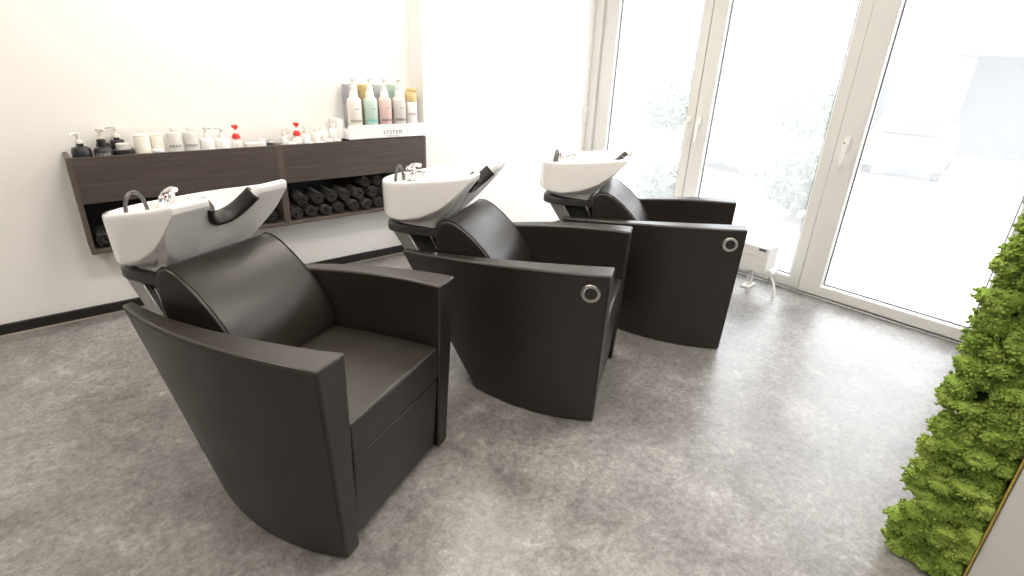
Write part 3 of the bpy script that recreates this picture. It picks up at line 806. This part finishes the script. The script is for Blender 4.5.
def garage():
    r = empty('garage', (20.5, 1.2, -.75)); tag(r, 'grey carport building with white roof edge seen through the door pane', 'garage')
    MB().box(2.5, 7, -8, 4.2, 0, 3.0).build('rear_wall', M['shade'], r, smooth=False)
    MB().box(0, 2.5, 3.2, 4.2, 0, 2.9).build('side_wall', M['render'], r, smooth=False)
    MB().box(-.3, 7, -8, 4.5, 2.9, 3.05).build('roof_slab', M['shade'], r, smooth=False)
    rows = [[(-.5 + i * .3, y, 3.05 + i * .3 * .35) for y in (-8, 4.6)] for i in range(20)]
    MB().grid(rows).build('roof', M['tile'], r, smooth=False)
    MB().box(-.62, -.3, -8, 4.6, 2.92, 3.1).build('gutter', M['gutter'], r)
garage()
for (x, y, w_, h, lab) in ((15.6, 2.35, .26, .62, 'first pale sack leaning by the car outside'), (16.2, 1.75, .22, .66, 'second pale sack from the car outside'), (15.7, 1.1, .45, .75, 'widest pale sack outside at the moss edge')):
    q = MB().lathe([(w_ * .8, 0), (w_, h * .2), (w_ * .9, h * .7), (w_ * .4, h * .92), (w_ * .45, h), (0, h)], (0, 0, 0), 14).build('garden_sack', M['sack'], None, loc=(x, y, -.75)); tag(q, lab, 'sack', 'sacks outside')

# ------------------------------------------------------------------ light
wd = bpy.data.worlds.new('sky'); S.world = wd; wd.use_nodes = True
n = wd.node_tree.nodes; l = wd.node_tree.links; bg = n['Background']
tc = n.new('ShaderNodeTexCoord'); sp = n.new('ShaderNodeSeparateXYZ'); cr = n.new('ShaderNodeValToRGB')
cr.color_ramp.elements[0].position = 0; cr.color_ramp.elements[0].color = (.98, .99, 1, 1); cr.color_ramp.elements[1].position = .6; cr.color_ramp.elements[1].color = (.90, .95, 1, 1)
l.new(tc.outputs['Generated'], sp.inputs[0]); l.new(sp.outputs['Z'], cr.inputs['Fac']); l.new(cr.outputs['Color'], bg.inputs['Color'])
bg.inputs['Strength'].default_value = 9.2
def area(name, loc, size, power, col, rot=(0, 0, 0), shape='RECTANGLE', sy=None, spread=180):
    d = bpy.data.lights.new(name, 'AREA'); d.energy = power; d.color = col; d.shape = shape; d.size = size; d.size_y = sy or size; d.spread = radians(spread)
    o = bpy.data.objects.new(name, d); COL.objects.link(o); o.location = loc; o.rotation_euler = rot; return o
WARM = (1, .925, .83)
for i, (x, y, p) in enumerate(((.9, 3.0, 17), (2.3, 2.9, 17), (-.9, 2.6, 17), (.6, 1.1, 20), (2.3, 1.0, 20), (-1.0, .2, 14), (1.6, -.6, 14), (-.4, -1.6, 20), (-2.4, .6, 14))):  # last two are unseen fill lamps added to lighten the front faces
    area('ceiling_or_fill_lamp', (x, y, ZC - .02), .5, p * 1.18, WARM, shape='DISK')

# ------------------------------------------------------------------ camera
cd = bpy.data.cameras.new('camera'); cam = bpy.data.objects.new('camera', cd); COL.objects.link(cam)
cam.location = (0, 0, 1.5); cam.rotation_euler = (radians(67.028), radians(-2.302), radians(-40.493))
cd.sensor_width = 36; cd.lens = 535.947 / 1024 * 36; cd.clip_start = .05; cd.clip_end = 200
S.camera = cam
S.view_settings.view_transform = 'Standard'; S.view_settings.look = 'None'; S.view_settings.gamma = 1; S.view_settings.use_curve_mapping = False
S.view_settings.exposure = .15
S.cycles.max_bounces = 10; S.cycles.diffuse_bounces = 6; S.cycles.transparent_max_bounces = 8; S.cycles.use_denoising = True
S.cycles.sample_clamp_indirect = 8; S.cycles.caustics_reflective = False; S.cycles.caustics_refractive = False
